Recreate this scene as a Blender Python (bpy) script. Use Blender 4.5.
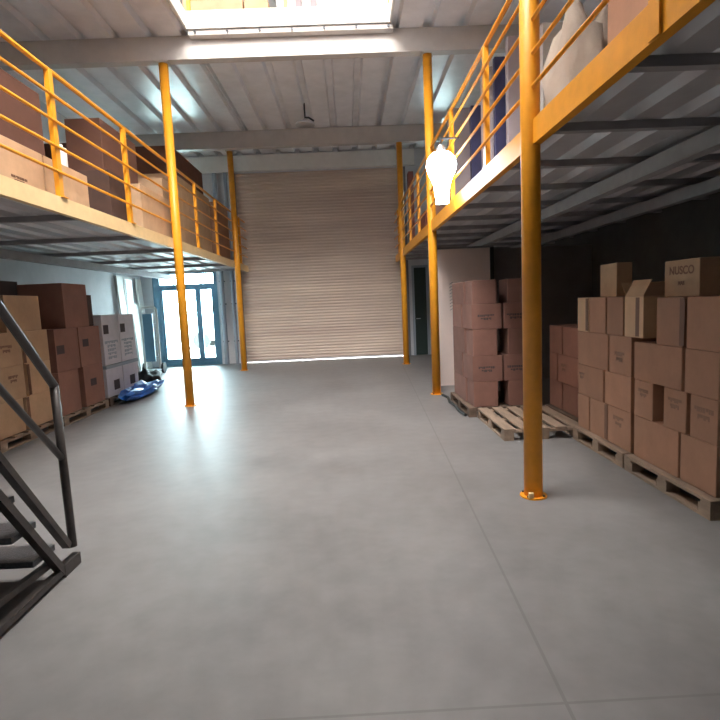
import bpy, bmesh, math, random
from mathutils import Matrix, Vector
random.seed(7)
S = bpy.context.scene
for o in list(bpy.data.objects): bpy.data.objects.remove(o)

# ---------------------------------------------------------------- camera
cd = bpy.data.cameras.new('camera'); cam = bpy.data.objects.new('camera', cd)
S.collection.objects.link(cam); S.camera = cam
cd.sensor_fit = 'HORIZONTAL'; cd.sensor_width = 36.0; cd.lens = 36.0 * 530 / 720
cd.clip_start = 0.05; cd.clip_end = 300
Rt = Vector((0.99878988, -0.04589402, 0.01767834))
Fw = Vector((-0.02250599, -0.10690346, 0.99401465))
Dn = Vector((0.04372945, 0.99320964, 0.10780699))
# rows of world axes in (right, down, forward) camera coordinates
wx = Vector((Rt.x, Fw.x, -Dn.x)); wy = Vector((Rt.y, Fw.y, -Dn.y)); wz = Vector((Rt.z, Fw.z, -Dn.z))
m = Matrix((( wx.x, -wy.x, -wz.x, 0), (wx.y, -wy.y, -wz.y, 0), (wx.z, -wy.z, -wz.z, 1.5), (0, 0, 0, 1)))
cam.matrix_world = m

# ---------------------------------------------------------------- sky and exposure
W = bpy.data.worlds.new('sky'); S.world = W; W.use_nodes = True
bg = W.node_tree.nodes['Background']
bg.inputs[0].default_value = (1.0, 0.98, 0.955, 1); bg.inputs[1].default_value = 42.0
S.view_settings.view_transform = 'Standard'; S.view_settings.look = 'None'
S.view_settings.exposure = 0.08; S.view_settings.gamma = 1.0
S.view_settings.use_curve_mapping = False

def area(name, loc, rot, sx, sy, power, col=(1, 1, 1), portal=False):
    l = bpy.data.lights.new(name, 'AREA'); l.shape = 'RECTANGLE'; l.size = sx; l.size_y = sy
    l.energy = power; l.color = col
    if portal: l.cycles.is_portal = True
    o = bpy.data.objects.new(name, l); S.collection.objects.link(o)
    o.location = loc; o.rotation_euler = rot
    return o
PI = math.pi
area('roof_light_portal', (-0.5, 1.0, 8.55), (0, 0, 0), 3.0, 7.0, 1, portal=True)
area('door_portal', (-4.34, 14.75, 1.27), (-PI/2, 0, 0), 1.7, 2.5, 1, portal=True)

area('added_left_window_portal', (-4.3, 14.75, 4.17), (-PI/2, 0, 0), 1.2, 1.15, 1, portal=True)
area('added_right_window_portal', (2.62, 14.75, 4.42), (-PI/2, 0, 0), .75, .95, 1, portal=True)

# ---------------------------------------------------------------- materials
def mat(name, col, rough=0.6, metal=0.0, var=0.0, scale=6.0, bump=0.0, obj_var=0.0, emit=None, stretch=(1,1,1), spec=0.5):
    M = bpy.data.materials.new(name); M.use_nodes = True
    nt = M.node_tree; b = nt.nodes['Principled BSDF']
    b.inputs['Roughness'].default_value = rough; b.inputs['Metallic'].default_value = metal
    b.inputs['Specular IOR Level'].default_value = spec
    b.inputs['Base Color'].default_value = (*col, 1)
    last = None
    if var or bump:
        tc = nt.nodes.new('ShaderNodeTexCoord'); mp = nt.nodes.new('ShaderNodeMapping')
        mp.inputs['Scale'].default_value = stretch
        nz = nt.nodes.new('ShaderNodeTexNoise'); nz.inputs['Scale'].default_value = scale
        nz.inputs['Detail'].default_value = 5; nz.inputs['Roughness'].default_value = 0.6
        nt.links.new(tc.outputs['Object'], mp.inputs[0]); nt.links.new(mp.outputs[0], nz.inputs[0])
        if var:
            r = nt.nodes.new('ShaderNodeValToRGB')
            r.color_ramp.elements[0].position = .3; r.color_ramp.elements[1].position = .7
            r.color_ramp.elements[0].color = (*[c*(1-var) for c in col], 1)
            r.color_ramp.elements[1].color = (*[min(1, c*(1+var)) for c in col], 1)
            nt.links.new(nz.outputs[0], r.inputs[0]); last = r.outputs[0]
            nt.links.new(last, b.inputs['Base Color'])
        if bump:
            bp = nt.nodes.new('ShaderNodeBump'); bp.inputs['Strength'].default_value = bump
            bp.inputs['Distance'].default_value = 0.02
            nt.links.new(nz.outputs[0], bp.inputs['Height']); nt.links.new(bp.outputs[0], b.inputs['Normal'])
    if obj_var and last:
        oi = nt.nodes.new('ShaderNodeObjectInfo'); hs = nt.nodes.new('ShaderNodeHueSaturation')
        mr = nt.nodes.new('ShaderNodeMapRange'); mr.inputs[3].default_value = 1-obj_var; mr.inputs[4].default_value = 1+obj_var
        nt.links.new(oi.outputs['Random'], mr.inputs[0]); nt.links.new(mr.outputs[0], hs.inputs['Value'])
        nt.links.new(last, hs.inputs['Color']); nt.links.new(hs.outputs[0], b.inputs['Base Color'])
    if emit:
        b.inputs['Emission Color'].default_value = (*emit[0], 1); b.inputs['Emission Strength'].default_value = emit[1]
    return M

M = dict(
    yellow=mat('yellow_paint', (0.80, 0.325, 0.016), 0.42, var=.08, scale=9),
    pale_yellow=mat('pale_yellow_paint', (0.85, 0.60, 0.30), 0.45, var=.06, scale=9),
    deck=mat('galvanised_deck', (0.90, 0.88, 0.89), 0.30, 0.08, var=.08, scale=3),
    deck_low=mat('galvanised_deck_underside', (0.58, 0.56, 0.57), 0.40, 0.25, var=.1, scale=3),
    beam=mat('grey_beam_paint', (0.60, 0.55, 0.51), 0.55, var=.06, scale=5),
    joist=mat('dark_joist_paint', (0.19, 0.18, 0.18), 0.6, var=.1),
    joist_grey=mat('grey_joist_paint', (0.34, 0.32, 0.32), 0.6, var=.1),
    white=mat('white_paint', (0.80, 0.78, 0.74), 0.5, var=.04),
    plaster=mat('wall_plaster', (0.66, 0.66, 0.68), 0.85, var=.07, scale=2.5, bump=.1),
    plaster_shaded=mat('shaded_wall_plaster', (0.10, 0.095, 0.09), 0.9, var=.15, scale=3, bump=.2),  # right wall below the mezzanine: the shade there is put into the colour
    plaster_dim=mat('dim_wall_plaster', (0.26, 0.235, 0.22), 0.9, var=.1, scale=3),  # inner wall: its weak light is put into a darker plaster
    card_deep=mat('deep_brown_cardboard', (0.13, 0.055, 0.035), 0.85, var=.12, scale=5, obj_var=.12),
    card_shaded=mat('shaded_red_cardboard', (0.21, 0.10, 0.075), 0.85, var=.10, scale=5, obj_var=.12),  # shade on the far stack's near face is put into this brown
    partition=mat('cream_panel', (0.80, 0.66, 0.60), 0.6, var=.06, scale=2),
    card_tan=mat('tan_cardboard', (0.56, 0.36, 0.215), 0.85, var=.10, scale=5, obj_var=.10),
    card=mat('brown_cardboard', (0.37, 0.19, 0.115), 0.85, var=.10, scale=5, obj_var=.12),
    card_red=mat('reddish_cardboard', (0.32, 0.155, 0.11), 0.85, var=.10, scale=5, obj_var=.12),
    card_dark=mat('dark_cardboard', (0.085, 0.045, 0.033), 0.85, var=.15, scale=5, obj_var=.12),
    card_white=mat('white_cardboard', (0.74, 0.69, 0.72), 0.7, var=.07, scale=7, obj_var=.06),
    tape=mat('brown_tape', (0.17, 0.08, 0.045), 0.75, var=.1),
    tape_pale=mat('pale_tape', (0.45, 0.30, 0.19), 0.7, var=.1),
    ink=mat('dark_ink', (0.07, 0.045, 0.045), 0.8),
    ink_soft=mat('faded_ink', (0.26, 0.14, 0.09), 0.8),
    wood=mat('pallet_wood', (0.27, 0.19, 0.135), 0.85, var=.25, scale=14, stretch=(1, .2, 1)),
    wood_dark=mat('dark_pallet_wood', (0.13, 0.085, 0.06), 0.9, var=.3, scale=14),
    stair=mat('dark_stair_steel', (0.075, 0.065, 0.06), 0.38, 0.4, var=.2, scale=20),
    tread=mat('stair_tread_steel', (0.17, 0.17, 0.18), 0.35, 0.7, var=.2, scale=60, bump=.3),
    frame=mat('blue_grey_frame', (0.13, 0.27, 0.38), 0.4, 0.1, var=.05),
    handle=mat('dark_metal', (0.05, 0.05, 0.055), 0.4, 0.6),
    alu=mat('aluminium', (0.75, 0.77, 0.80), 0.28, 0.9),
    blue=mat('blue_plastic', (0.03, 0.14, 0.50), 0.4, var=.3, scale=8, bump=.5),
    navy=mat('navy_panel', (0.035, 0.035, 0.09), 0.5, var=.2),
    lilac=mat('pale_panel', (0.34, 0.28, 0.29), 0.6, var=.06),
    black=mat('black_plastic', (0.012, 0.011, 0.010), 0.55, var=.3),
    green=mat('dark_green_door', (0.018, 0.035, 0.03), 0.5),
    sack=mat('pale_sack', (0.40, 0.32, 0.26), 0.8, var=.1, scale=6, bump=.6),
    ground=mat('pale_yard_paving', (0.55, 0.56, 0.53), 0.9, var=.15, scale=1.2),
    lamp=mat('lit_lamp_glass', (1, 1, 1), 0.3, emit=((0.88, 0.94, 1.0), 30)),
    rust=mat('dark_red_paint', (0.30, 0.09, 0.07), 0.6, var=.15),
    pipe=mat('grey_blue_pipe', (0.34, 0.38, 0.44), 0.5, 0.2),
    car=mat('pale_green_paint', (0.6, 0.68, 0.64), 0.4),
)
# concrete floor: mottled, slightly polished, with sawn joints
def floor_mat():
    Mt = bpy.data.materials.new('concrete_floor'); Mt.use_nodes = True; nt = Mt.node_tree; N = nt.nodes.new; L = nt.links.new
    b = nt.nodes['Principled BSDF']
    tc = N('ShaderNodeTexCoord')
    n1 = N('ShaderNodeTexNoise'); n1.inputs['Scale'].default_value = 0.9; n1.inputs['Detail'].default_value = 8; n1.inputs['Roughness'].default_value = .62
    n2 = N('ShaderNodeTexNoise'); n2.inputs['Scale'].default_value = 7; n2.inputs['Detail'].default_value = 6
    L(tc.outputs['Object'], n1.inputs[0]); L(tc.outputs['Object'], n2.inputs[0])
    mx = N('ShaderNodeMath'); mx.operation = 'MULTIPLY_ADD'; mx.inputs[1].default_value = .35
    L(n2.outputs[0], mx.inputs[0]); L(n1.outputs[0], mx.inputs[2])
    r = N('ShaderNodeValToRGB'); e = r.color_ramp.elements
    e[0].position = .45; e[0].color = (.146, .138, .136, 1); e[1].position = .85; e[1].color = (.222, .211, .208, 1)
    L(mx.outputs[0], r.inputs[0])
    # joints: |a x + b y + c| < w
    sp = N('ShaderNodeSeparateXYZ'); L(tc.outputs['Object'], sp.inputs[0])
    def line(a, bb, c, w):
        m1 = N('ShaderNodeMath'); m1.operation = 'MULTIPLY'; m1.inputs[1].default_value = a; L(sp.outputs[0], m1.inputs[0])
        m2 = N('ShaderNodeMath'); m2.operation = 'MULTIPLY_ADD'; m2.inputs[1].default_value = bb; L(sp.outputs[1], m2.inputs[0]); L(m1.outputs[0], m2.inputs[2])
        m3 = N('ShaderNodeMath'); m3.operation = 'ADD'; m3.inputs[1].default_value = c; L(m2.outputs[0], m3.inputs[0])
        m4 = N('ShaderNodeMath'); m4.operation = 'ABSOLUTE'; L(m3.outputs[0], m4.inputs[0])
        m5 = N('ShaderNodeMath'); m5.operation = 'LESS_THAN'; m5.inputs[1].default_value = w; L(m4.outputs[0], m5.inputs[0])
        return m5.outputs[0]
    l1 = line(1, -0.045, -0.655, .007); l2 = line(0, 1, -1.79, .006); l3 = line(0, 1, -9.6, .01)
    ma = N('ShaderNodeMath'); ma.operation = 'MAXIMUM'; L(l1, ma.inputs[0]); L(l2, ma.inputs[1])
    mb = N('ShaderNodeMath'); mb.operation = 'MAXIMUM'; L(ma.outputs[0], mb.inputs[0]); L(l3, mb.inputs[1])
    mc = N('ShaderNodeMath'); mc.operation = 'MULTIPLY'; mc.inputs[1].default_value = .45; L(mb.outputs[0], mc.inputs[0])
    mix = N('ShaderNodeMixRGB'); mix.inputs[2].default_value = (.10, .095, .09, 1)
    L(mc.outputs[0], mix.inputs[0]); L(r.outputs[0], mix.inputs[1])
    L(mix.outputs[0], b.inputs['Base Color'])
    rr = N('ShaderNodeMapRange'); rr.inputs[3].default_value = .36; rr.inputs[4].default_value = .58; L(n1.outputs[0], rr.inputs[0]); L(rr.outputs[0], b.inputs['Roughness'])
    bp = N('ShaderNodeBump'); bp.inputs['Strength'].default_value = .08; L(n2.outputs[0], bp.inputs['Height']); L(bp.outputs[0], b.inputs['Normal'])
    return Mt
M['floor'] = floor_mat()
def shutter_mat():
    Mt = mat('roller_shutter_slats', (0.40, 0.30, 0.235), 0.55, 0.1); nt = Mt.node_tree; N = nt.nodes.new; L = nt.links.new
    b = nt.nodes['Principled BSDF']; tc = N('ShaderNodeTexCoord')
    mp = N('ShaderNodeMapping'); mp.inputs['Scale'].default_value = (.15, 1, 1.3); nz = N('ShaderNodeTexNoise'); nz.inputs['Scale'].default_value = 1.4; nz.inputs['Detail'].default_value = 4
    L(tc.outputs['Object'], mp.inputs[0]); L(mp.outputs[0], nz.inputs[0])
    r = N('ShaderNodeValToRGB'); e = r.color_ramp.elements
    e[0].position = .35; e[0].color = (.57, .44, .37, 1); e[1].position = .68; e[1].color = (.76, .62, .51, 1)
    L(nz.outputs[0], r.inputs[0]); L(r.outputs[0], b.inputs['Base Color'])
    return Mt
M['shutter'] = shutter_mat()
def glass_mat():
    Mt = bpy.data.materials.new('window_glass'); Mt.use_nodes = True; nt = Mt.node_tree; nt.nodes.clear(); N = nt.nodes.new; L = nt.links.new
    out = N('ShaderNodeOutputMaterial'); t = N('ShaderNodeBsdfTransparent'); t.inputs[0].default_value = (.80, .95, 1.0, 1)
    g = N('ShaderNodeBsdfGlossy'); g.inputs['Roughness'].default_value = .03
    f = N('ShaderNodeFresnel'); f.inputs[0].default_value = 1.45; mx = N('ShaderNodeMixShader')
    L(f.outputs[0], mx.inputs[0]); L(t.outputs[0], mx.inputs[1]); L(g.outputs[0], mx.inputs[2]); L(mx.outputs[0], out.inputs[0])
    return Mt
M['glass'] = glass_mat()

# ---------------------------------------------------------------- helpers
def link(o, parent=None):
    S.collection.objects.link(o)
    if parent: o.parent = parent
    return o
def tag(o, label=None, cat=None, group=None, kind=None):
    if label: o['label'] = label
    if cat: o['category'] = cat
    if group: o['group'] = group
    if kind: o['kind'] = kind
    return o
def empty(name, loc, label=None, cat=None, group=None, kind=None, rz=0):
    o = bpy.data.objects.new(name, None); o.empty_display_size = .1
    o.location = loc; o.rotation_euler = (0, 0, rz); link(o); return tag(o, label, cat, group, kind)
class MB:
    """collects shapes given in world coordinates, shifted to an origin when built"""
    def __init__(s): s.bm = bmesh.new()
    def box(s, x0, x1, y0, y1, z0, z1, bev=0, mtx=None):
        bm = bmesh.new(); bmesh.ops.create_cube(bm, size=1)
        bmesh.ops.scale(bm, vec=(x1-x0, y1-y0, z1-z0), verts=bm.verts)
        if bev: bmesh.ops.bevel(bm, geom=bm.edges[:], offset=bev, segments=2, profile=.6, affect='EDGES')
        bmesh.ops.translate(bm, vec=((x0+x1)/2, (y0+y1)/2, (z0+z1)/2), verts=bm.verts)
        if mtx: bmesh.ops.transform(bm, matrix=mtx, verts=bm.verts)
        s._add(bm); return s
    def _add(s, bm):
        me = bpy.data.meshes.new('t'); bm.to_mesh(me); bm.free(); s.bm.from_mesh(me); bpy.data.meshes.remove(me)
    def bar(s, p, q, w, d=None, bev=0):
        """box bar of section w x d from p to q"""
        p, q = Vector(p), Vector(q); v = q-p; L = v.length; d = d or w
        bm = bmesh.new(); bmesh.ops.create_cube(bm, size=1); bmesh.ops.scale(bm, vec=(w, d, L), verts=bm.verts)
        if bev: bmesh.ops.bevel(bm, geom=bm.edges[:], offset=bev, segments=2, affect='EDGES')
        bmesh.ops.transform(bm, matrix=Matrix.Translation((p+q)/2) @ v.to_track_quat('Z', 'Y').to_matrix().to_4x4(), verts=bm.verts)
        s._add(bm); return s
    def tube(s, pts, r, seg=12):
        pts = [Vector(p) for p in pts]
        for p, q in zip(pts, pts[1:]):
            v = q-p; bm = bmesh.new()
            bmesh.ops.create_cone(bm, cap_ends=True, segments=seg, radius1=r, radius2=r, depth=v.length)
            bmesh.ops.transform(bm, matrix=Matrix.Translation((p+q)/2) @ v.to_track_quat('Z', 'Y').to_matrix().to_4x4(), verts=bm.verts)
            s._add(bm)
        for p in pts[1:-1]:
            bm = bmesh.new(); bmesh.ops.create_uvsphere(bm, u_segments=seg, v_segments=8, radius=r*1.01)
            bmesh.ops.translate(bm, vec=p, verts=bm.verts); s._add(bm)
        return s
    def lathe(s, c, prof, seg=28):
        bm = bmesh.new(); rings = []
        for r, z in prof:
            rings.append([bm.verts.new((c[0]+r*math.cos(2*PI*k/seg), c[1]+r*math.sin(2*PI*k/seg), c[2]+z)) for k in range(seg)])
        for a, b in zip(rings, rings[1:]):
            for k in range(seg): bm.faces.new((a[k], a[(k+1) % seg], b[(k+1) % seg], b[k]))
        bm.faces.new(rings[0][::-1]); bm.faces.new(rings[-1])
        bmesh.ops.recalc_face_normals(bm, faces=bm.faces)
        s._add(bm); return s
    def corr(s, x0, x1, y0, y1, z, pitch, flat, slope, depth, th=.03, phase=0.0):
        """trapezoid sheet; wide flats at z, narrow recesses rising by depth; ribs run along y"""
        pts = [(x0, z)]; k = math.floor((x0-phase)/pitch)
        while True:
            c = phase + k*pitch; a = c + flat/2; b2 = c + pitch - flat/2
            for px, pz in ((a, z), (a+slope, z+depth), (b2-slope, z+depth), (b2, z)):
                if x0 < px < x1: pts.append((px, pz))
            k += 1
            if c > x1: break
        pts.append((x1, z))
        bm = s.bm; lo = []; hi = []
        for px, pz in pts:
            lo.append((bm.verts.new((px, y0, pz)), bm.verts.new((px, y1, pz))))
        top = z+depth+th
        for i in range(len(pts)-1):
            a, b2 = lo[i], lo[i+1]; bm.faces.new((a[0], a[1], b2[1], b2[0]))
        t0 = bm.verts.new((x0, y0, top)); t1 = bm.verts.new((x0, y1, top)); t2 = bm.verts.new((x1, y1, top)); t3 = bm.verts.new((x1, y0, top))
        bm.faces.new((t0, t3, t2, t1))
        bm.faces.new([l[0] for l in lo] + [t3, t0]); bm.faces.new([l[1] for l in lo][::-1] + [t1, t2])
        bm.faces.new((lo[0][0], t0, t1, lo[0][1])); bm.faces.new((lo[-1][0], lo[-1][1], t2, t3))
        return s
    def build(s, name, m, parent=None, origin=None, smooth=False):
        org = Vector(origin) if origin is not None else (Vector(parent.location) if parent and parent.parent is None else Vector((0, 0, 0)))
        if parent and parent.parent is not None:
            org = Vector(parent.parent.location) + Vector(parent.location)
        bmesh.ops.translate(s.bm, vec=-org, verts=s.bm.verts)
        me = bpy.data.meshes.new(name); s.bm.to_mesh(me); s.bm.free(); me.materials.append(m)
        if smooth:
            for p in me.polygons: p.use_smooth = True
        o = bpy.data.objects.new(name, me); link(o, parent)
        if parent is None: o.location = org
        return o
def struct(name, mb, m, parent=None):
    o = mb.build(name, m, parent)
    if parent is None: o['kind'] = 'structure'
    return o
def Bx(*a, **k): return MB().box(*a, **k)

# ---------------------------------------------------------------- structure
XL, XR, YB, YF, ZR = -5.5, 4.3, 14.4, -3.0, 8.4
struct('floor', Bx(XL-.2, XR+.2, YF-.2, YB+.25, -.15, 0), M['floor'])
struct('wall_left', MB().box(XL-.2, XL, YF, 13.3, 0, ZR).box(XL-.2, XL, 13.8, YB+.2, 0, ZR).box(XL-.2, XL, 13.3, 13.8, 0, 1.0).box(XL-.2, XL, 13.3, 13.8, 2.38, ZR), M['plaster'])
struct('wall_right', Bx(XR, XR+.2, YF, YB+.2, 0, 2.6), M['plaster_shaded'])
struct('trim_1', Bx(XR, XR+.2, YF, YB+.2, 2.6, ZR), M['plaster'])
# back wall pieced round the glazed door (x -5.2..-3.48, z 0..2.52) and the shutter (x -2.85..1.62, z 0..5.0)
wb = MB()
wb.box(XL, -5.2, YB, YB+.25, 0, ZR).box(-5.2, -3.48, YB, YB+.25, 2.52, 3.6).box(-5.2, -3.48, YB, YB+.25, 4.75, ZR).box(-5.2, -4.9, YB, YB+.25, 3.6, 4.75).box(-3.7, -3.48, YB, YB+.25, 3.6, 4.75).box(-3.48, -2.85, YB, YB+.25, 0, ZR)
wb.box(-2.85, 1.62, YB, YB+.25, 5.0, ZR).box(1.62, 2.25, YB, YB+.25, 0, ZR).box(3.0, XR, YB, YB+.25, 0, ZR).box(2.25, 3.0, YB, YB+.25, 0, 3.95).box(2.25, 3.0, YB, YB+.25, 4.9, ZR)
struct('wall_back', wb, M['plaster'])
wf = MB()
wf.box(XL, XR, YF-.2, YF, 0, ZR)
struct('wall_front', wf, M['plaster'])
rf = MB()
rx0, rx1, ry0, ry1 = -2.0, 1.0, -2.5, 4.5
rf.box(XL-.2, rx0, YF-.2, YB+.25, ZR, ZR+.15).box(rx1, XR+.2, YF-.2, YB+.25, ZR, ZR+.15)
rf.box(rx0, rx1, YF-.2, ry0, ZR, ZR+.15).box(rx0, rx1, ry1, YB+.25, ZR, ZR+.15)
struct('trim_2', rf, M['white'])
# corrugated ceiling with the square opening
OX0, OX1, OY0, OY1, ZC = -2.13, 0.80, 2.55, 8.05, 5.46
ce = MB()
P_ = dict(pitch=.5, flat=.34, slope=.03, depth=.09, th=.1, phase=-1.9)
for a in ((XL, OX0, YF, YB), (OX1, XR, YF, YB), (OX0, OX1, OY1, YB), (OX0, OX1, YF, OY0)):
    ce.corr(*a, ZC, **P_)
struct('ceiling', ce, M['deck'])
# white edge trim of the opening
tr = MB()
tr.box(OX0-.01, OX1+.01, OY1-.03, OY1+.01, ZC+.0, ZC+.235)
tr.box(OX0-.01, OX0+.025, OY0, OY1-.03, ZC-.0, ZC+.235).box(OX1-.025, OX1+.01, OY0, OY1-.03, ZC-.0, ZC+.235)
struct('trim_3', tr, M['white'])
# lintel strip above the shutter
struct('trim_4', Bx(-5.5, 1.9, YB-.12, YB, 5.02, 5.42), M['white'])

# ---------------------------------------------------------------- glazed door in the back wall
d = empty('door_1', (-4.34, YB+.1, 0), kind='structure')
f = MB(); y0, y1 = YB+.02, YB+.14
f.box(-5.2, -5.02, y0, y1, 0, 2.52).box(-3.58, -3.48, y0, y1, 0, 2.52).box(-5.02, -3.58, y0, y1, 2.46, 2.52)
f.box(-5.02, -3.58, y0, y1, 2.10, 2.19).box(-5.02, -3.58, y0, y1, 0, .08)
f.build('door_frame', M['frame'], d)
lf = MB(); lf.box(-5.02, -4.96, y0+.02, y1-.03, .08, 2.10).box(-4.09, -4.02, y0+.02, y1-.03, .08, 2.10).box(-4.96, -4.09, y0+.02, y1-.03, 2.03, 2.10).box(-4.96, -4.09, y0+.02, y1-.03, .08, .19)
lf = lf.build('door_leaf', M['frame'], d)
MB().box(-4.96, -4.09, y0+.06, y0+.07, .19, 2.03).build('pane', M['glass'], lf, origin=d.location)
MB().tube([(-4.17, y0-.02, .95), (-4.17, y0-.05, .97), (-4.17, y0-.05, 1.25), (-4.17, y0-.02, 1.27)], .012).build('door_handle', M['alu'], lf, origin=d.location)
sl = MB(); sl.box(-4.02, -3.95, y0+.02, y1-.03, .08, 2.10).box(-3.66, -3.58, y0+.02, y1-.03, .08, 2.10).box(-3.95, -3.66, y0+.02, y1-.03, 2.03, 2.10).box(-3.95, -3.66, y0+.02, y1-.03, .08, .19)
sl = sl.build('side_leaf', M['frame'], d)
MB().box(-3.95, -3.66, y0+.06, y0+.07, .19, 2.03).build('pane', M['glass'], sl, origin=d.location)
MB().box(-5.02, -3.58, y0+.06, y0+.07, 2.19, 2.46).build('transom_pane', M['glass'], d)
# narrow window in the left wall
w = empty('window_1', (XL-.1, 13.55, 1.0), kind='structure')
MB().box(XL-.15, XL+.02, 13.3, 13.35, 1.0, 2.38).box(XL-.15, XL+.02, 13.75, 13.8, 1.0, 2.38).box(XL-.15, XL+.02, 13.35, 13.75, 2.32, 2.38).box(XL-.15, XL+.02, 13.35, 13.75, 1.0, 1.06).build('window_frame', M['white'], w)
MB().box(XL-.1, XL-.09, 13.35, 13.75, 1.06, 2.32).build('pane', M['glass'], w)
w = empty('window_added_left', (-4.3, YB+.1, 3.6), kind='structure')  # hidden window, added to give the bright reflection on the ceiling
MB().box(-4.9, -4.85, YB-.01, YB+.1, 3.6, 4.75).box(-3.75, -3.7, YB-.01, YB+.1, 3.6, 4.75).box(-4.85, -3.75, YB-.01, YB+.1, 3.6, 3.65).box(-4.85, -3.75, YB-.01, YB+.1, 4.7, 4.75).build('window_frame', M['white'], w)
MB().box(-4.85, -3.75, YB+.04, YB+.05, 3.65, 4.7).build('pane', M['glass'], w)
w = empty('window_added_right', (2.62, YB+.1, 3.95), kind='structure')  # window added behind the flood lamp for reflections overhead
MB().box(2.25, 2.30, YB-.01, YB+.1, 3.95, 4.9).box(2.95, 3.0, YB-.01, YB+.1, 3.95, 4.9).box(2.30, 2.95, YB-.01, YB+.1, 3.95, 4.0).box(2.30, 2.95, YB-.01, YB+.1, 4.85, 4.9).build('window_frame', M['white'], w)
MB().box(2.30, 2.95, YB+.04, YB+.05, 4.0, 4.85).build('pane', M['glass'], w)
# dark door right of the shutter
d = empty('door_2', (1.95, YB-.02, 0), kind='structure')
MB().box(1.74, 1.80, YB-.06, YB, 0, 2.42).box(2.12, 2.18, YB-.06, YB, 0, 2.42).box(1.80, 2.12, YB-.06, YB, 2.36, 2.42).build('door_frame', M['pipe'], d)
MB().box(1.80, 2.12, YB-.045, YB, 0.01, 2.36).build('door_leaf', M['green'], d)
MB().tube([(1.84, YB-.045, 1.0), (1.84, YB-.09, 1.0), (1.94, YB-.09, 1.0)], .01).build('door_handle', M['alu'], d)

# roller shutter
rs = empty('roller_shutter', (-.615, YB+.03, 0), 'tall closed tan roller shutter filling the middle of the back wall', 'roller shutter')
sh = MB(); bm = sh.bm; n = 62; x0, x1 = -2.85, 1.62; zb, zt = .05, 5.0; prev = None
for i in range(n):
    za = zb+(zt-zb)*i/n; zc = zb+(zt-zb)*(i+1)/n; hgt = zc-za
    for zz, yy in ((za, YB+.055), (za+hgt*.18, YB+.045), (za+hgt*.5, YB+.035), (za+hgt*.82, YB+.045), (zc-.0005, YB+.055)):
        cur = (bm.verts.new((x0, yy, zz)), bm.verts.new((x1, yy, zz)))
        if prev: bm.faces.new((prev[0], prev[1], cur[1], cur[0]))
        prev = cur
sh.box(x0, x1, YB+.075, YB+.085, zb, zt)
sh.build('shutter_curtain', M['shutter'], rs)
MB().box(-2.85, 1.62, YB+.03, YB+.08, .012, .05).build('bottom_bar', M['alu'], rs)
for xx in (-2.87, 1.60): MB().box(xx-.05, xx+.06, YB-.04, YB, 0, 5.0).build('guide_rail', M['joist'], rs)

# outside: yard beyond the glazed door
struct('ground', Bx(-40, 30, YB+.25, 60, -.2, -.02), M['ground'])
car = empty('parked_car', (-7.0, 21.5, -.02), 'pale parked car outside, seen through the glazed back door', 'car')
c = MB(); c.box(-9.0, -5.0, 20.7, 22.4, .28, .85, bev=.12); c.build('body', M['car'], car, smooth=False)
c = MB(); c.box(-8.2, -6.0, 20.8, 22.3, .80, 1.35, bev=.2); c.build('cabin', M['car'], car)
for xx in (-8.3, -5.75):
    for yy in (20.75, 22.35):
        MB().tube([(xx, yy-.1, .30), (xx, yy+.1, .30)], .32, 24).build('wheel', M['black'], car)

# ---------------------------------------------------------------- ceiling beams, columns
def hbeam(name, y, z0, z1, x0, x1, label, group):
    b = MB(); w = .16; b.box(x0, x1, y-w/2, y+w/2, z0, z0+.025).box(x0, x1, y-w/2, y+w/2, z1-.025, z1).box(x0, x1, y-.03, y+.03, z0+.025, z1-.025)
    b.box(x0, x1, y-w/2, y-w/2+.012, z0+.02, z1-.02)
    return tag(b.build(name, M['beam'], origin=((x0+x1)/2, y, z0)), label, 'beam', group)
hbeam('ceiling_beam', 8.28, 5.13, 5.455, XL, XR, 'grey ceiling beam along the far edge of the square ceiling opening', 'ceiling beams')
hbeam('ceiling_beam', 12.55, 5.09, 5.455, XL, XR, 'grey ceiling beam nearest the roller shutter', 'ceiling beams')
# bolted angle under the opening's edge
an = empty('bolted_angle', (-.63, 8.10, 5.30), 'pale steel angle with a row of bolts under the ceiling opening', 'steel angle')
MB().box(-2.1, .83, 8.06, 8.19, 5.46-.07, 5.46-.002).build('angle_bar', M['beam'], an)
for k in range(7):
    xx = -2.0+k*.46; MB().tube([(xx, 8.03, 5.42), (xx, 8.06, 5.42)], .018, 8).build('bolt', M['handle'], an)

def column(x, y, ztop, label, r=.067):
    e = empty('support_column', (x, y, 0), label, 'column', 'yellow steel support columns')
    MB().tube([(x, y, .012), (x, y, ztop-.012)], r, 32).build('shaft', M['yellow'], e, smooth=True)
    bp = MB().tube([(x, y, 0), (x, y, .012)], r+.03, 32).build('base_plate', M['yellow'], e)
    for k in range(4):
        a = PI/4+k*PI/2; MB().tube([(x+(r+.016)*math.cos(a), y+(r+.016)*math.sin(a), .012), (x+(r+.016)*math.cos(a), y+(r+.016)*math.sin(a), .024)], .009, 6).build('bolt', M['handle'], bp)
    MB().box(x-.09, x+.09, y-.09, y+.09, ztop-.012, ztop).build('cap_plate', M['beam'], e)
    return e
CXL, CXR = -2.56, 1.325
c1 = column(CXR, 3.82, ZC-.002, 'nearest yellow column, standing in the right foreground by the empty pallet')
MB().box(1.262, 1.30, 3.73, 3.755, .013, .055, bev=.004).build('pale_chipped_shim', M['pale_yellow'], c1)
column(CXR+.02, 8.3, 5.128, 'right-hand yellow column beside the bright lamp and the far carton stack')
column(CXR, 12.5, 5.088, 'right-hand yellow column nearest the roller shutter')
column(CXL, 8.3, 5.128, 'left-hand yellow column standing in front of the glazed door')
column(CXL, 12.7, 5.088, 'left-hand yellow column nearest the roller shutter')

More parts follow.
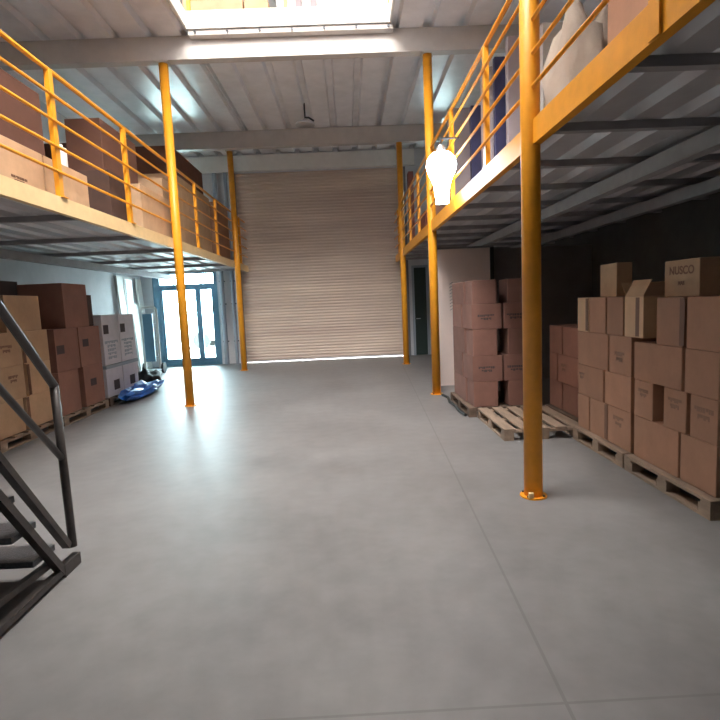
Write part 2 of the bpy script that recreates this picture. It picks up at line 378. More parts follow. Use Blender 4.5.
# ---------------------------------------------------------------- mezzanines
def mezz(side):
    L = side == 'left'
    xe = -2.6 if L else 1.32            # edge facing the hall
    xw = XL if L else XR
    za, zb_ = (2.44, 2.59) if L else (2.53, 2.695)
    xa, xb = sorted((xe, xw))
    y0, y1 = 0.2, YB-.06
    e = empty('mezzanine_deck', ((xa+xb)/2, 7, za), ('left' if L else 'right')+'-hand mezzanine floor of ribbed steel sheet on dark joists', 'mezzanine floor', 'mezzanine floors')
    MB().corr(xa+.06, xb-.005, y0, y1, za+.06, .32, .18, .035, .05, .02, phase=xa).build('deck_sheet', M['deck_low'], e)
    y = 0.55 if L else 0.75
    ys = []
    while y < y1-.3: ys.append(y); y += (1.65 if L else .93)
    for y in ys:
        MB().box(xa+.07, xb-.01, y-.03, y+.03, za+.005, za+.058).build('joist', M['joist_grey'], e)
    for xx in ((-4.6,) if L else (2.42, 3.5)):
        MB().box(xx-.05, xx+.05, y0, y1, za-.14, za-.022).build('long_beam', M['joist_grey'], e)
    # yellow edge channel
    s = 1 if L else -1
    f = MB(); f.box(*sorted((xe-s*.002, xe-s*.012)), y0, y1, za, zb_).box(*sorted((xe-s*.012, xe-s*.06)), y0, y1, za, za+.012).box(*sorted((xe-s*.012, xe-s*.06)), y0, y1, zb_-.012, zb_)
    f.build('edge_channel', M['pale_yellow'] if L else M['yellow'], e)  # left channel paler: overexposed yellow is put into the colour
    if not L:
        MB().box(xe-.012, xe-.002, 2.25, 2.33, za, zb_).build('splice_plate', M['yellow'], e)
    # railing
    r = empty('safety_railing', (xe, 7, zb_), 'yellow five-bar safety railing along the '+('left' if L else 'right')+'-hand mezzanine edge', 'railing', 'mezzanine railings')
    xr = xe-s*.035
    zt = 3.73 if L else 3.77
    for k in range(5):
        z = zt-k*(zt-zb_)/5.0
        n_ = 'top_rail' if k == 0 else 'middle_rail'
        rr = .021 if k == 0 else .014
        MB().tube([(xr+s*(.03 if k else 0), y0, z), (xr+s*(.03 if k else 0), y1-.01, z)], rr, 10).build(n_, M['yellow'], r, smooth=True)
    for y in (1.75, 3.4, 5.14, 6.75, 9.75, 11.2, 13.6) if L else (.65, 2.28, 5.08, 6.7, 9.8, 11.1, 13.6):
        po = MB().box(xr-.022, xr+.022, y-.035, y+.035, zb_, zt).build('post', M['yellow'], r)
        MB().box(xr-.03, xr+.05, y-.055, y+.055, zb_, zb_+.01).build('foot_plate', M['yellow'], po)
mezz('left'); mezz('right')

# upper floor balustrade beyond the opening
r = empty('upper_railing', (-.65, 8.12, ZC+.24), 'yellow railing of the upper floor seen through the ceiling opening', 'railing')
for z, rr in ((5.90, .014), (6.12, .014), (6.34, .014), (6.6, .02)):
    MB().tube([(-2.1, 8.12, z), (.83, 8.12, z)], rr, 8).build('rail', M['yellow'], r)
MB().box(-2.1, .83, 8.1, 8.13, 5.70, 5.74).build('toe_board', M['pale_yellow'], r)
for xx in (-2.08, -.70, .80): MB().box(xx-.025, xx+.025, 8.09, 8.14, 5.70, 6.6).build('post', M['yellow'], r)

# ---------------------------------------------------------------- pallets
def pallet(x0, x1, y0, y1, label, along='y', h=.13, m=None, dark=False, group='wooden pallets on the floor'):
    e = empty('wooden_pallet', ((x0+x1)/2, (y0+y1)/2, 0), label, 'pallet', group)
    mt = M['wood_dark'] if dark else M['wood']
    n = 5
    if along == 'y':
        W_ = x1-x0; bw = W_*.145
        for k in range(n):
            c = x0+bw/2+(W_-bw)*k/(n-1); MB().box(c-bw/2, c+bw/2, y0, y1, h-.022, h, bev=.003).build('deck_board', mt, e)
        for c in (y0+.05, (y0+y1)/2, y1-.05):
            MB().box(x0, x1, c-.05, c+.05, h-.042, h-.022).build('cross_board', mt, e)
    else:
        W_ = y1-y0; bw = W_*.145
        for k in range(n):
            c = y0+bw/2+(W_-bw)*k/(n-1); MB().box(x0, x1, c-bw/2, c+bw/2, h-.022, h, bev=.003).build('deck_board', mt, e)
        for c in (x0+.05, (x0+x1)/2, x1-.05):
            MB().box(c-.05, c+.05, y0, y1, h-.042, h-.022).build('cross_board', mt, e)
    for cx in (x0+.05, (x0+x1)/2, x1-.05):
        for cy in (y0+.06, (y0+y1)/2, y1-.06):
            MB().box(cx-.05, cx+.05, cy-.06, cy+.06, .02, h-.042).build('block', mt, e)
        MB().box(cx-.05, cx+.05, y0, y1, 0, .02).build('bottom_board', mt, e)
    return e

# ---------------------------------------------------------------- cartons
def mark(mb, face, u0, u1, z0, z1, off, rows=2, seed=0):
    """rows of short printed strokes on a carton face. face: '-x','+x','-y'"""
    rg = random.Random(seed); hh = (z1-z0)/rows
    for r_ in range(rows):
        u = u0+(u1-u0)*(.18 if r_ else 0); ue = u1-(u1-u0)*(.18 if r_ else 0)
        while u < ue-.006:
            w_ = (u1-u0)*rg.uniform(.07, .16); w_ = min(w_, ue-u)
            a, b = z1-hh*(r_+.82), z1-hh*(r_+.12)
            if rg.random() < .4: a += hh*.25
            if face == '-y': mb.box(u, u+w_*.8, off-.0015, off, a, b)
            elif face == '-x': mb.box(off-.0015, off, u, u+w_*.8, a, b)
            else: mb.box(off, off+.0015, u, u+w_*.8, a, b)
            u += w_
def carton(x0, x1, y0, y1, z0, z1, m, label, face='-x', tape=None, mk=None, group=None, tapem='tape', inkm='ink_soft', rz=0, flaps=False, patch=False, cat='carton', name='cardboard_carton', top_tape=True):
    g = .002; cx, cy = (x0+x1)/2, (y0+y1)/2
    b = MB()
    lift = .001
    b.box(x0+g, x1-g, y0+g, y1-g, z0+lift, z1, bev=.007)
    o = b.build(name, M[m], origin=(cx, cy, z0)); tag(o, label, cat, group)
    offx = x0+g if face == '-x' else x1-g
    sgn = -1 if face == '-x' else 1
    if tape is not None:   # vertical tape strip over the top seam and down the viewed face, at fraction tape
        t = MB(); w_ = .028
        if face == '-y':
            c = x0+(x1-x0)*tape; t.box(c-w_, c+w_, y0+g-.001, y0+g, z0+.012, z1-.008)
            if top_tape: t.box(c-w_, c+w_, y0+.01, y1-.01, z1, z1+.001)
        else:
            c = y0+(y1-y0)*tape; t.box(*sorted((offx, offx+sgn*.001)), c-w_, c+w_, z0+.012, z1-.008)
            if top_tape: t.box(x0+.01, x1-.01, c-w_, c+w_, z1, z1+.001)
        t.build('packing_tape', M[tapem], o, origin=(cx, cy, z0))
    if mk:
        u0, u1, v0, v1 = mk; t = MB(); H = z1-z0
        if face == '-y': a, b_ = x0+(x1-x0)*u0, x0+(x1-x0)*u1; off = y0+g-.0005
        else: a, b_ = y0+(y1-y0)*u0, y0+(y1-y0)*u1; off = offx+sgn*.0005
        if patch:
            if face == '-y': t.box(a, b_, off-.001, off, z0+H*v0, z0+H*v1)
            else: t.box(*sorted((off, off+sgn*.001)), a, b_, z0+H*v0, z0+H*v1)
            p_ = t.build('shipping_label', M['ink'], o, origin=(cx, cy, z0))
        else:
            mark(t, face, a, b_, z0+H*v0, z0+H*v1, off, 2, seed=int(abs(x0*31+y0*17+z0*7)*10)); t.build('printed_mark', M[inkm], o, origin=(cx, cy, z0))
    if flaps:
        t = MB(); L_ = .15
        for (p, q, ax) in (((x0+.01, y0+.01), (x0+.01, y1-.01), -1), ):
            mt = Matrix.Translation((x0+.004, 0, z1)) @ Matrix.Rotation(math.radians(-62), 4, 'Y')
            t.box(-.0, L_, y0+.01, y1-.01, -.002, .002, mtx=mt)
        mt = Matrix.Translation((0, y1-.004, z1)) @ Matrix.Rotation(math.radians(50), 4, 'X')
        t.box(x0+.02, x1-.02, 0, L_, -.002, .002, mtx=mt)
        t.build('open_flap', M[m], o, origin=(cx, cy, z0))
    if rz: o.rotation_euler.z = rz
    return o

ROW = {0: 'bottom row', 1: 'second row', 2: 'third row', 3: 'fourth row', 4: 'fifth row'}
def stack(name, face, off, depth, rows, m, group, total=None, tapem='tape', inkm='ink_soft', patch=False):
    """rows: (z0, z1, [(u0,u1,opts)]); cartons with their viewed face on plane off"""
    n = len(rows)
    for i, (z0, z1, items) in enumerate(rows):
        order = 'top row' if i == n-1 else ROW[i]+(' up' if i else '')
        k = len(items)
        for j, (u0, u1, op) in enumerate(items):
            op = dict(op)
            # image order: right side stack reads far(left) to near(right); left side near(left) to far(right)
            pos = {0: 'first', 1: 'second', 2: 'third', 3: 'fourth'}[j]+' carton from left, '
            if k == 1: pos = 'single carton, '
            mm = op.pop('m', m); lab = op.pop('label', None) or '%s%s, %s' % (pos, order, name)
            dx = op.pop('d', 0)
            kw = dict(face=face, group=group, tapem=tapem, inkm=inkm, patch=patch); kw.update(op)
            if face == '-x': carton(off+dx, off+dx+depth, u0, u1, z0, z1, mm, lab, **kw)
            elif face == '+x': carton(off-dx-depth, off-dx, u0, u1, z0, z1, mm, lab, **kw)
            else: carton(u0, u1, off+dx, off+dx+depth, z0, z1, mm, lab, **kw)

# --- nearest right stack (reads left = far)
pallet(2.27, 3.1, 3.24, 4.31, 'wooden pallet under the nearest right-hand carton stack', 'y', dark=False)
X2 = 2.33
stack('nearest right-hand carton stack', '-x', X2, .62, [
    (.132, .475, [(3.68, 4.28, {}), (3.28, 3.66, {})]),
    (.475, .775, [(4.01, 4.28, dict(mk=(.25, .8, .55, .8))), (3.60, 3.87, dict(mk=(.2, .8, .5, .8))), (3.28, 3.56, dict(mk=(.15, .85, .45, .78)))]),
    (.775, 1.085, [(3.66, 4.29, {}), (3.28, 3.63, {})]),
    (1.085, 1.44, [(3.66, 3.98, dict(tape=.03, top_tape=False)), (3.28, 3.62, {})]),
], 'card', 'brown cartons on the right-hand pallets')
carton(2.47, 2.66, 3.70, 4.12, 1.44, 1.71, 'card_tan', 'small printed carton standing on top of the nearest right-hand stack', face='-x', group='brown cartons on the right-hand pallets')
# --- middle right stack
pallet(2.27, 3.1, 4.34, 5.34, 'wooden pallet under the middle right-hand carton stack', 'y')
stack('middle right-hand carton stack', '-x', X2, .62, [
    (.132, .475, [(5.11, 5.36, {}), (4.75, 5.09, dict(tape=.03, top_tape=False)), (4.33, 4.73, dict(mk=(.3, .75, .5, .8)))]),
    (.475, .78, [(4.82, 5.36, dict(mk=(.72, .95, .5, .75))), (4.33, 4.79, {})]),
    (.78, 1.115, [(4.73, 5.36, {}), (4.33, 4.71, dict(mk=(.3, .75, .3, .6)))]),
    (1.115, 1.45, [(5.13, 5.37, dict(m='card_tan', tape=.12, top_tape=False)), (4.78, 5.11, {}), (4.47, 4.76, {}), (4.16, 4.45, dict(flaps=True, tape=.3, m='card_tan', top_tape=False, label='open-flapped carton at the right end of the middle right-hand stack, top row'))]),
], 'card', 'brown cartons on the right-hand pallets')
carton(2.47, 2.62, 4.86, 5.18, 1.45, 1.76, 'card_tan', 'small pale upright carton standing on the middle right-hand stack', face='-x', group='brown cartons on the right-hand pallets')
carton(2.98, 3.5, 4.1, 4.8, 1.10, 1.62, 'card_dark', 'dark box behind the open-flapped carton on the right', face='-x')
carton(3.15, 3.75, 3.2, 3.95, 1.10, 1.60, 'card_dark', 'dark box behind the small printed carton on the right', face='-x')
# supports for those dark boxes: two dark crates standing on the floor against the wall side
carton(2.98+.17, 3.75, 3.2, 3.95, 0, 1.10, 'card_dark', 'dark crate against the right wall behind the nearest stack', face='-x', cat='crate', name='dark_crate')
# --- stack behind the empty pallet
pallet(2.42, 3.25, 5.60, 6.50, 'wooden pallet under the low stack behind the nearest yellow column', 'y', dark=True)
stack('low stack behind the nearest yellow column', '-x', 2.47, .7, [
    (.132, .46, [(6.12, 6.50, {}), (5.62, 6.1, dict(tape=.04, top_tape=False))]),
    (.46, .79, [(6.27, 6.50, {}), (5.62, 6.24, dict(mk=(.6, .85, .4, .7)))]),
    (.79, 1.12, [(6.12, 6.50, {}), (5.62, 6.1, {})]),
], 'card_red', 'brown cartons on the right-hand pallets')
# --- far right stack, seen on two sides
pallet(1.46, 2.34, 6.53, 7.75, 'dark wooden pallet under the tall stack beyond the empty pallet', 'y', h=.12, dark=True)
G3 = 'brown cartons on the tall far right stack'
zr = [.122, .445, .77, 1.10, 1.415, 1.71]
nm = 'tall stack beyond empty pallet'
for i in range(5):
    z0, z1 = zr[i], zr[i+1]; rn = ('top row' if i == 4 else ROW[i])
    if i % 2 == 0:
        xs = [(1.53, 1.84), (1.97, 2.31)]
        fr = [dict(), dict()]
    else:
        xs = [(1.52, 1.90), (1.92, 2.31)]
        fr = [dict(mk=(.2, .75, .35, .6)), dict(mk=(.1, .7, .35, .6))]
    for j, (a, b) in enumerate(xs):
        carton(a, b, 6.55, 7.10 if i % 2 else 6.93, z0, z1, 'card_shaded', '%s, %s carton on the near face, %s' % (rn, ('left', 'right')[j], nm), face='-y', group=G3, inkm='ink', **fr[j])
    carton(1.51, 1.89, 7.12 if i % 2 else 6.95, 7.70, z0, z1, 'card_shaded', '%s, rear carton on the aisle side, %s' % (rn, nm), face='-x', tape=None, group=G3)
carton(1.86, 1.96, 6.75, 6.93, 1.711-.0, 1.74, 'card_white', 'small white packet lying on top of the tall far right stack', face='-y', cat='packet', name='white_packet') if False else None

# --- empty pallet
pallet(1.56, 2.40, 5.36, 6.50, 'empty wooden pallet lying beside the nearest yellow column', 'y', h=.125, group='wooden pallets on the floor')
# black plastic film trailing along the far pallet
fb = MB(); 
pts = [(1.43, 6.6), (1.41, 6.9), (1.43, 7.2), (1.40, 7.5), (1.44, 7.85), (1.40, 8.1)]
for (xa, ya), (xb, yb) in zip(pts, pts[1:]): fb.tube([(xa, ya, .02), (xb, yb, .022)], .02, 8)
tag(fb.build('plastic_film', M['black'], origin=(1.42, 7.2, 0)), 'crumpled black plastic film along the foot of the tall far right stack', 'plastic film')

# --- left side stacks (reads left = near)
GL = 'brown cartons on the left-hand pallets'
pallet(-4.6, -3.95, 4.6, 5.80, 'wooden pallet of the nearest left-hand stack, cut by the picture edge', 'x', dark=False)
stack('nearest left-hand stack at the picture edge', '+x', -3.98, .6, [
    (.132, .55, [(4.62, 5.2, {}), (5.22, 5.8, {})]),
    (.55, .95, [(4.62, 5.2, {}), (5.22, 5.8, {})]),
    (.95, 1.33, [(4.62, 5.2, {}), (5.22, 5.8, {})]),
    (1.33, 1.75, [(5.22, 5.8, {})]),
], 'card_red', GL)
pallet(-4.6, -3.94, 5.86, 7.10, 'wooden pallet under the tan left-hand stack behind the stair', 'x')
stack('tan left-hand stack behind the stair', '+x', -3.98, .6, [
    (.132, .53, [(5.88, 6.42, {}), (6.48, 7.08, dict(tape=.05, top_tape=False))]),
    (.53, .93, [(5.88, 6.50, dict(mk=(.5, .8, .5, .75))), (6.56, 7.08, dict(tape=.05, top_tape=False))]),
    (.93, 1.33, [(5.90, 6.50, dict(mk=(.35, .7, .4, .65))), (6.52, 7.08, dict(tape=.05, top_tape=False))]),
    (1.33, 1.765, [(6.26, 6.97, dict(tapem='tape_pale'))]),
], 'card_tan', GL)
# dark stack behind the tan one
for j, (a, b) in enumerate(((5.4, 6.2), (6.22, 6.95), (6.97, 7.62))):
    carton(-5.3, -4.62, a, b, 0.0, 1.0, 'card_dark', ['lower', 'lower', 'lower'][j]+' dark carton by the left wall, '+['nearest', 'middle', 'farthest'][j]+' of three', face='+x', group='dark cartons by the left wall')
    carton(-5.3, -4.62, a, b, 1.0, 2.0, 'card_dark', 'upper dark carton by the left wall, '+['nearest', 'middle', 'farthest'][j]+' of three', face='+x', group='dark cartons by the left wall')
pallet(-4.6, -3.92, 7.16, 8.5, 'wooden pallet under the reddish left-hand stack', 'x')
stack('reddish left-hand stack', '+x', -3.95, .62, [
    (.132, .73, [(7.18, 7.72, {}), (7.86, 8.48, dict(mk=(.3, .6, .48, .66), patch=True))]),
    (.73, 1.32, [(7.18, 7.80, dict(mk=(.05, .36, .42, .62), patch=True)), (7.82, 8.48, dict(mk=(.15, .42, .5, .69), patch=True))]),
    (1.32, 1.95, [(7.50, 8.18, {})]),
], 'card_red', GL)
carton(-4.60, -4.02, 8.22, 8.47, 1.32, 1.80, 'card_dark', 'slim dark carton on top of the reddish left-hand stack', face='+x', group=GL)
carton(-4.0, -3.955, 7.9, 7.905, 0, 0.001, 'card_dark', '') if False else None
# white stack
pallet(-4.6, -3.93, 8.58, 9.92, 'wooden pallet under the white printed cartons', 'x', dark=True)
GW = 'white printed cartons on the left'
for i, (z0, z1) in enumerate(((.132, .60), (.66, 1.48))):
    for j, (a, b) in enumerate(((8.60, 9.22), (9.24, 9.88))):
        o = carton(-4.58, -3.96, a, b, z0, z1, 'card_white', '%s white printed carton, %s of the white stack' % (('nearer', 'farther')[j], ('bottom', 'top')[i]+' layer'), face='+x', group=GW, mk=(.06, .36, .62, .8) if i else (.4, .75, .2, .55), patch=True)
        t = MB()
        if i:
            mark(t, '+x', a+.05, b-.08, z0+.08, z0+.40, -3.9625, 5, seed=j+3); t.build('printed_mark', M['pipe'], o, origin=((-4.58-3.96)/2, (a+b)/2, z0))
lm = MB().box(-4.6, -3.945, 8.59, 9.90, .601, .655, bev=.004)
tag(lm.build('cardboard_layer', M['pipe'], origin=(-4.27, 9.24, .6)), 'grey cardboard layer sheet between the two levels of white cartons', 'cardboard sheet')
# small smudgy objects next to it
def crumple(name, m, c, size, label, cat, seed=1, n=3, smooth=True):
    rg = random.Random(seed); bm = bmesh.new(); bmesh.ops.create_icosphere(bm, subdivisions=n, radius=1)
    for v in bm.verts:
        k = 1+.25*math.sin(v.co.x*5+seed)*math.cos(v.co.y*4+seed*2)+rg.uniform(-.07, .07)*(1 if smooth else 2.6)
        v.co = Vector((v.co.x*size[0]*k, v.co.y*size[1]*k, max(-.0, (v.co.z*.5+.5)*size[2]*k)))
        if v.co.z < size[2]*.12: v.co.z = 0
    b = MB(); bmesh.ops.translate(bm, vec=c, verts=bm.verts); b._add(bm)
    return tag(b.build(name, m, origin=c, smooth=smooth), label, cat)
crumple('blue_tarpaulin', M['blue'], (-3.76, 9.45, 0), (.17, .78, .21), 'crumpled blue plastic tarpaulin at the foot of the white cartons', 'tarpaulin', 3, smooth=False)
crumple('rubbish_bag', M['black'], (-4.1, 10.62, 0), (.25, .3, .32), 'dark rubbish bag on the floor beyond the blue tarpaulin', 'bag', 5)
crumple('white_bag', M['sack'], (-4.6, 11.05, .0), (.2, .2, .5), 'small white bag beside the dark rubbish bag', 'bag', 8)

# tall white boards leaning by the narrow window
GB = 'white boards leaning on the left wall'
for k, (y, h, hw) in enumerate(((12.92, 2.38, .16), (13.62, 1.72, .17), (14.08, 2.35, .15))):
    b = MB()
    b.box(-.02, .02, y-hw, y+hw, 0, h, bev=.004, mtx=Matrix.Translation((-5.33, 0, .003)) @ Matrix.Rotation(-.05, 4, 'Y'))
    tag(b.build('leaning_board', M['white'], origin=(-5.33, y, 0)), ['nearest tall', 'shorter middle', 'farthest tall'][k]+' white board leaning on the left wall before the door', 'board', GB)
# white tube trolley
tr = empty('hand_trolley', (-4.8, 12.9, 0), 'white tubular hand trolley parked left of the glazed door', 'trolley')
MB().tube([(-4.98, 12.9, .12), (-4.98, 12.9, 1.55), (-4.93, 12.9, 1.6), (-4.67, 12.9, 1.6), (-4.62, 12.9, 1.55), (-4.62, 12.9, .12)], .03).build('handle_frame', M['white'], tr)
for z in (.4, .8, 1.2): MB().tube([(-4.98, 12.9, z), (-4.62, 12.9, z)], .015).build('cross_bar', M['white'], tr)
MB().box(-5.03, -4.57, 12.55, 12.9, .1, .115).build('toe_plate', M['alu'], tr)
for x in (-5.03, -4.57): MB().tube([(x-.025, 12.98, .13), (x+.025, 12.98, .13)], .13, 20).build('wheel', M['black'], tr)
MB().box(-4.93, -4.70, 12.83, 12.87, .3, 1.45).build('back_panel', M['frame'], tr)
# pipes right of the door
for k, (x, r_, mm) in enumerate(((-3.33, .06, 'pipe'), (-3.05, .045, 'pipe'))):
    e = empty('wall_pipe', (x, YB-.09, 0), ['thicker', 'thinner'][k]+' grey-blue vertical pipe on the wall between glazed door and shutter', 'pipe', 'pipes beside the shutter')
    MB().tube([(x, YB-.09, 0), (x, YB-.09, 5.0)], r_, 14).build('pipe_run', M[mm], e, smooth=False)
    for z in (.6, 1.6, 2.2): MB().box(x-r_-.01, x+r_+.01, YB-.1, YB-.0, z, z+.03).build('bracket', M['handle'], e)

# cream partition panel behind the far right stack
pt = empty('partition_panel', (1.97, 9.12, 0), 'tall cream partition panel behind the tall far right carton stack', 'partition')
MB().box(1.47, 2.44, 9.08, 9.16, 0, 2.33).build('panel', M['partition'], pt)
MB().box(1.43, 1.47, 9.06, 9.18, 0, 2.33).build('edge_post', M['white'], pt)  # white stands for the panel's side, lit from the door
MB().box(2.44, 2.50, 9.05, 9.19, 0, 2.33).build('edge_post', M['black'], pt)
MB().box(1.43, 2.50, 9.05, 9.19, 2.33, 2.36).build('top_rail', M['joist'], pt)
v = MB()
for k in range(9): v.bar((1.74, 9.078, 1.30+k*.055), (1.80, 9.078, 1.335+k*.055), .004, .008)
v.build('vent_slots', M['joist'], pt)
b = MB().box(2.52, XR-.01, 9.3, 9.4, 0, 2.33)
struct('wall_inner', b, M['plaster_dim'])

# grey duct on the dark right wall (upper right under the mezzanine)
dk = empty('wall_conduit', (4.1, 5.35, 1.7), 'grey vertical conduit high on the dark right wall', 'conduit')
MB().box(4.2, 4.3, 5.3, 5.5, 1.75, 2.3, bev=.01).build('conduit_box', M['pipe'], dk)
MB().tube([(4.25, 5.4, .2), (4.25, 5.4, 1.75)], .02).build('conduit_pipe', M['handle'], dk)

# ---------------------------------------------------------------- dark steel stair, lower left
st = empty('steel_stair', (-2.05, 2.3, 0), 'dark steel stair with tubular handrail at the lower left', 'stair')
sl_ = .66/.49
def yz(y, off): return (3.05-y)*sl_+off
yt = 3.03-2.35/sl_
for xs_, nm_ in ((-1.72, ''), (-2.5, '')):
    MB().bar((xs_, 3.03, .15), (xs_, yt, 2.5), .045, .035).build('upper_stringer', M['stair'], st)
    MB().bar((xs_, 2.95, .03), (xs_, yt-.08, 2.4), .045, .04).build('lower_stringer', M['stair'], st)
    MB().tube([(xs_, 3.09, .12), (xs_, 3.07, 1.10), (xs_, yt+.05, 1.10+(3.07-yt-.05)*1.13)], .024).build('handrail', M['stair'], st, smooth=True)
    MB().tube([(xs_, 3.08, .66), (xs_, yt+.05, .66+(3.08-yt-.05)*1.04)], .019).build('middle_rail', M['stair'], st, smooth=True)
    MB().box(xs_-.025, xs_+.025, 2.94, 3.12, .0, .07, bev=.004).build('foot_bracket', M['stair'], st)
    MB().box(xs_-.02, xs_+.02, 1.1, 2.94, .02, .055).build('base_rail', M['stair'], st)
    MB().bar((xs_-.04, 2.95, .10), (xs_-.10, 1.6, .14), .035).build('base_brace', M['stair'], st)
    MB().box(xs_-.025, xs_+.025, yt-.1, yt-.05, .0, 2.42).build('rear_post', M['stair'], st)
for k in range(12):
    y = 2.93-k*.2/sl_; z = .20+k*.2
    if z > 2.45: break
    MB().box(-2.48, -1.745, y-.19, y+.02, z-.035, z, bev=.003).build('tread', M['tread'], st)
MB().box(-2.5, -1.72, 1.12, 2.9, .002, .012).build('dark_floor_sheet', M['stair'], st)  # thin dark sheet over the floor below the treads

# ---------------------------------------------------------------- goods on the left mezzanine (deck top z 2.59)
zl = 2.60
GM = 'boxes on the left mezzanine'
def mbox(x0, x1, y0, y1, z0, z1, m, label, **k): return carton(x0, x1, y0, y1, z0, z1, m, label, face='+x', group=GM, **k)
mbox(-3.6, -2.82, 4.1, 5.25, zl, 3.02, 'card_tan', 'long tan box nearest the camera on the left mezzanine', mk=(.55, .75, .15, .3), inkm='tape')
mbox(-3.6, -2.82, 5.27, 6.12, zl, 3.02, 'card_tan', 'second long tan box on the left mezzanine behind the railing')
mbox(-3.58, -3.08, 4.7, 5.80, 3.02, 3.78, 'card_deep', 'large reddish brown box lying on the two long tan boxes, left mezzanine')
mbox(-3.55, -2.85, 6.75, 7.35, zl, 3.25, 'card_dark', 'lower dark box on the left mezzanine before the second rail post')
mbox(-3.5, -3.05, 7.1, 8.25, 3.25, 3.98, 'card_deep', 'upper dark red box on the left mezzanine beside the yellow column')
mbox(-3.75, -3.1, 7.4, 8.2, zl, 3.25, 'card_dark', 'dark box below the upper dark red box on the left mezzanine')
mbox(-3.05, -2.72, 7.40, 8.6, zl, 3.22, 'card_tan', 'tan box just before the yellow column on the left mezzanine')
mbox(-3.7, -2.85, 8.7, 9.75, zl, 3.6, 'card_tan', 'big tan box just beyond the yellow column on the left mezzanine')
mbox(-4.7, -3.95, 8.4, 9.82, zl, 3.45, 'card_red', 'low brown box behind the big tan box on the left mezzanine')
mbox(-4.7, -3.95, 8.5, 9.80, 3.45, 4.12, 'card_deep', 'brown box piled highest behind the big tan box on the left mezzanine')
mbox(-3.9, -3.0, 9.85, 12.25, zl, 3.95, 'card_tan', 'tall tan box between the rail posts past the column, left mezzanine')
mbox(-3.85, -3.1, 10.1, 12.2, 3.95, 4.5, 'card_deep', 'deep brown box on top of the tall tan box, left mezzanine')
mbox(-3.7, -2.85, 12.3, 13.4, zl, 3.9, 'card', 'brown box by the last column on the left mezzanine')
# white thing behind near boxes
tag(MB().tube([(-3.0, 5.93, 3.021), (-3.0, 5.93, 3.27)], .07, 20).tube([(-3.0, 5.93, 3.27), (-3.0, 5.93, 3.31)], .035, 16).build('white_canister', M['white'], origin=(-3.0, 5.93, 3.02)), 'small white canister standing on the second long tan box, left mezzanine', 'canister')

# ---------------------------------------------------------------- goods on the right mezzanine (deck top 2.67)
zq = 2.70
GP = 'upright panels on the right mezzanine'
def panel(x0, x1, y0, y1, z1, m, label, z0=zq): return tag(Bx(x0, x1, y0, y1, z0, z1, bev=.006).build('upright_panel', M[m], origin=((x0+x1)/2, (y0+y1)/2, z0)), label, 'panel', GP)
panel(1.75, 2.25, 8.9, 8.98, 4.55, 'lilac', 'pale panel standing farthest back on the right mezzanine')
panel(1.86, 2.02, 7.80, 7.90, 4.20, 'navy', 'navy panel standing nearest the lamp on the right mezzanine')
panel(1.86, 2.0, 7.15, 7.25, 4.45, 'lilac', 'narrow pale panel beside the navy one on the right mezzanine')
panel(1.98, 2.12, 7.0, 7.08, 4.5, 'navy', 'second navy panel between two pale ones on the right mezzanine')
panel(2.06, 2.26, 6.7, 6.8, 4.6, 'lilac', 'wide pale panel in the middle of the right mezzanine')
panel(2.2, 2.27, 6.3, 6.4, 4.6, 'rust', 'dark red upright post-like panel near the first column on the right mezzanine')
panel(2.3, 3.0, 6.2, 6.3, 4.5, 'beam', 'grey board standing behind the first column on the right mezzanine')
crumple('goods_sack', M['sack'], (2.0, 4.62, zq), (.22, .34, 1.1), 'bulging pale sack on the right mezzanine above the carton stacks', 'sack', 4)
GR = 'boxes on the right mezzanine'
carton(1.9, 2.6, 3.1, 3.9, zq, 3.5, 'card', 'brown box beside the pale sack on the right mezzanine', face='-x', group=GR)
carton(1.55, 1.9, 4.95, 5.7, zq, 2.9, 'card_dark', 'low dark box beside the nearest column on the right mezzanine', face='-x', group=GR)
carton(2.45, 3.2, 4.2, 5.4, zq, 3.95, 'card_red', 'tall brown box behind the pale sack on the right mezzanine', face='-x', group=GR)
carton(1.6, 2.2, 9.6, 10.4, zq, 3.15, 'card_red', 'small reddish box far along the right mezzanine, nearer one', face='-x', group=GR)
carton(1.6, 2.2, 10.7, 11.6, zq, 3.25, 'rust', 'dark red box far along the right mezzanine, farther one', face='-x', group=GR)
tag(Bx(1.6, 1.72, 13.2, 13.5, zq, 4.6, bev=.01).build('red_cabinet', M['rust'], origin=(1.66, 13.3, zq)), 'slim dark red cabinet at the far end of the right mezzanine', 'cabinet')

# ---------------------------------------------------------------- goods on the upper floor
zu = 5.70
carton(-2.4, -1.45, 9.0, 9.7, zu, 6.4, 'card_tan', 'left tan box on the upper floor behind its railing', face='-y', group='boxes on the upper floor')
carton(-1.43, -1.05, 9.0, 9.7, zu, 6.35, 'card_tan', 'right tan box on the upper floor behind its railing', face='-y', group='boxes on the upper floor')
tag(Bx(-.95, 1.3, 9.3, 9.4, zu, 7.2).build('grey_board', M['beam'], origin=(.2, 9.35, zu)), 'large grey board standing on the upper floor', 'board')
for k, x in enumerate((-.62, -.38)):
    tag(Bx(x, x+.09, 9.1, 9.2, zu, 6.8).build('pale_strip', M['lilac'], origin=(x, 9.15, zu)), ['left', 'right'][k]+' pale lilac strip standing before the grey board upstairs', 'strip', 'pale strips upstairs')

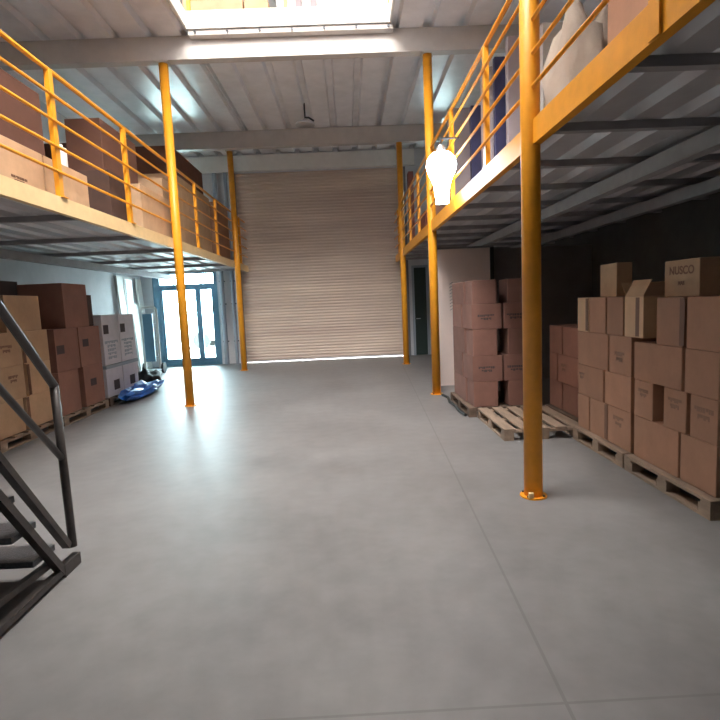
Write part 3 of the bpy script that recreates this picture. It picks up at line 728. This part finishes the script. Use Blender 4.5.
# ---------------------------------------------------------------- lamps
lp = empty('pendant_lamp', (-.70, 11.2, 5.12), 'unlit round pendant lamp under the corrugated ceiling', 'lamp', 'high bay lamps')
MB().tube([(-.70, 11.2, 5.54), (-.70, 11.2, 5.24)], .014).build('stem', M['handle'], lp)
MB().tube([(-.70, 11.2, 5.26), (-.62, 11.15, 5.24), (-.52, 11.1, 5.16)], .018).build('hook_arm', M['handle'], lp)
MB().lathe((-.70, 11.2, 5.10), [(.02, .14), (.04, .14), (.07, .11), (.19, .05), (.2, .02), (.19, .015), (.02, .06)]).build('reflector', M['alu'], lp, smooth=True)
lp = empty('flood_lamp', (1.13, 6.2, 2.66), 'glaring white lamp hung on an arm in front of the right-hand railing', 'lamp', 'high bay lamps')
MB().lathe((1.13, 6.2, 2.62), [(.02, 0), (.065, .01), (.08, .05), (.09, .16), (.12, .24), (.155, .31), (.172, .38), (.155, .46), (.10, .52), (.04, .54)]).build('lamp_glass', M['lamp'], lp, smooth=True)
MB().lathe((1.13, 6.2, 3.155), [(.05, -.01), (.05, .05), (.025, .08)]).build('lamp_cap', M['alu'], lp, smooth=True)
MB().tube([(1.13, 6.2, 3.22), (1.13, 6.2, 3.30), (1.34, 6.2, 3.30)], .012).build('bracket', M['handle'], lp)

# lettering on the small printed carton
def lettering(txt, size, loc, parent_name):
    cu = bpy.data.curves.new('t', 'FONT'); cu.body = txt; cu.size = size; cu.extrude = .0006; cu.align_x = 'CENTER'; cu.offset = .002
    to = bpy.data.objects.new('t', cu); S.collection.objects.link(to)
    dg = bpy.context.evaluated_depsgraph_get(); me = bpy.data.meshes.new_from_object(to.evaluated_get(dg))
    bpy.data.objects.remove(to); me.materials.clear(); me.materials.append(M['ink_soft'])
    par = [o for o in bpy.data.objects if o.get('label') == parent_name][0]
    # face -x: text right = -y, up = +z, normal = -x
    R_ = Matrix(((0, 0, -1, 0), (-1, 0, 0, 0), (0, 1, 0, 0), (0, 0, 0, 1)))
    me.transform(Matrix.Translation(Vector(loc)-par.location) @ R_)
    o = bpy.data.objects.new('printed_lettering', me); link(o, par)
pn = 'small printed carton standing on top of the nearest right-hand stack'
lettering('NUSCO', .085, (2.4705, 3.91, 1.605), pn)
lettering('MAS', .04, (2.4705, 3.91, 1.525), pn)
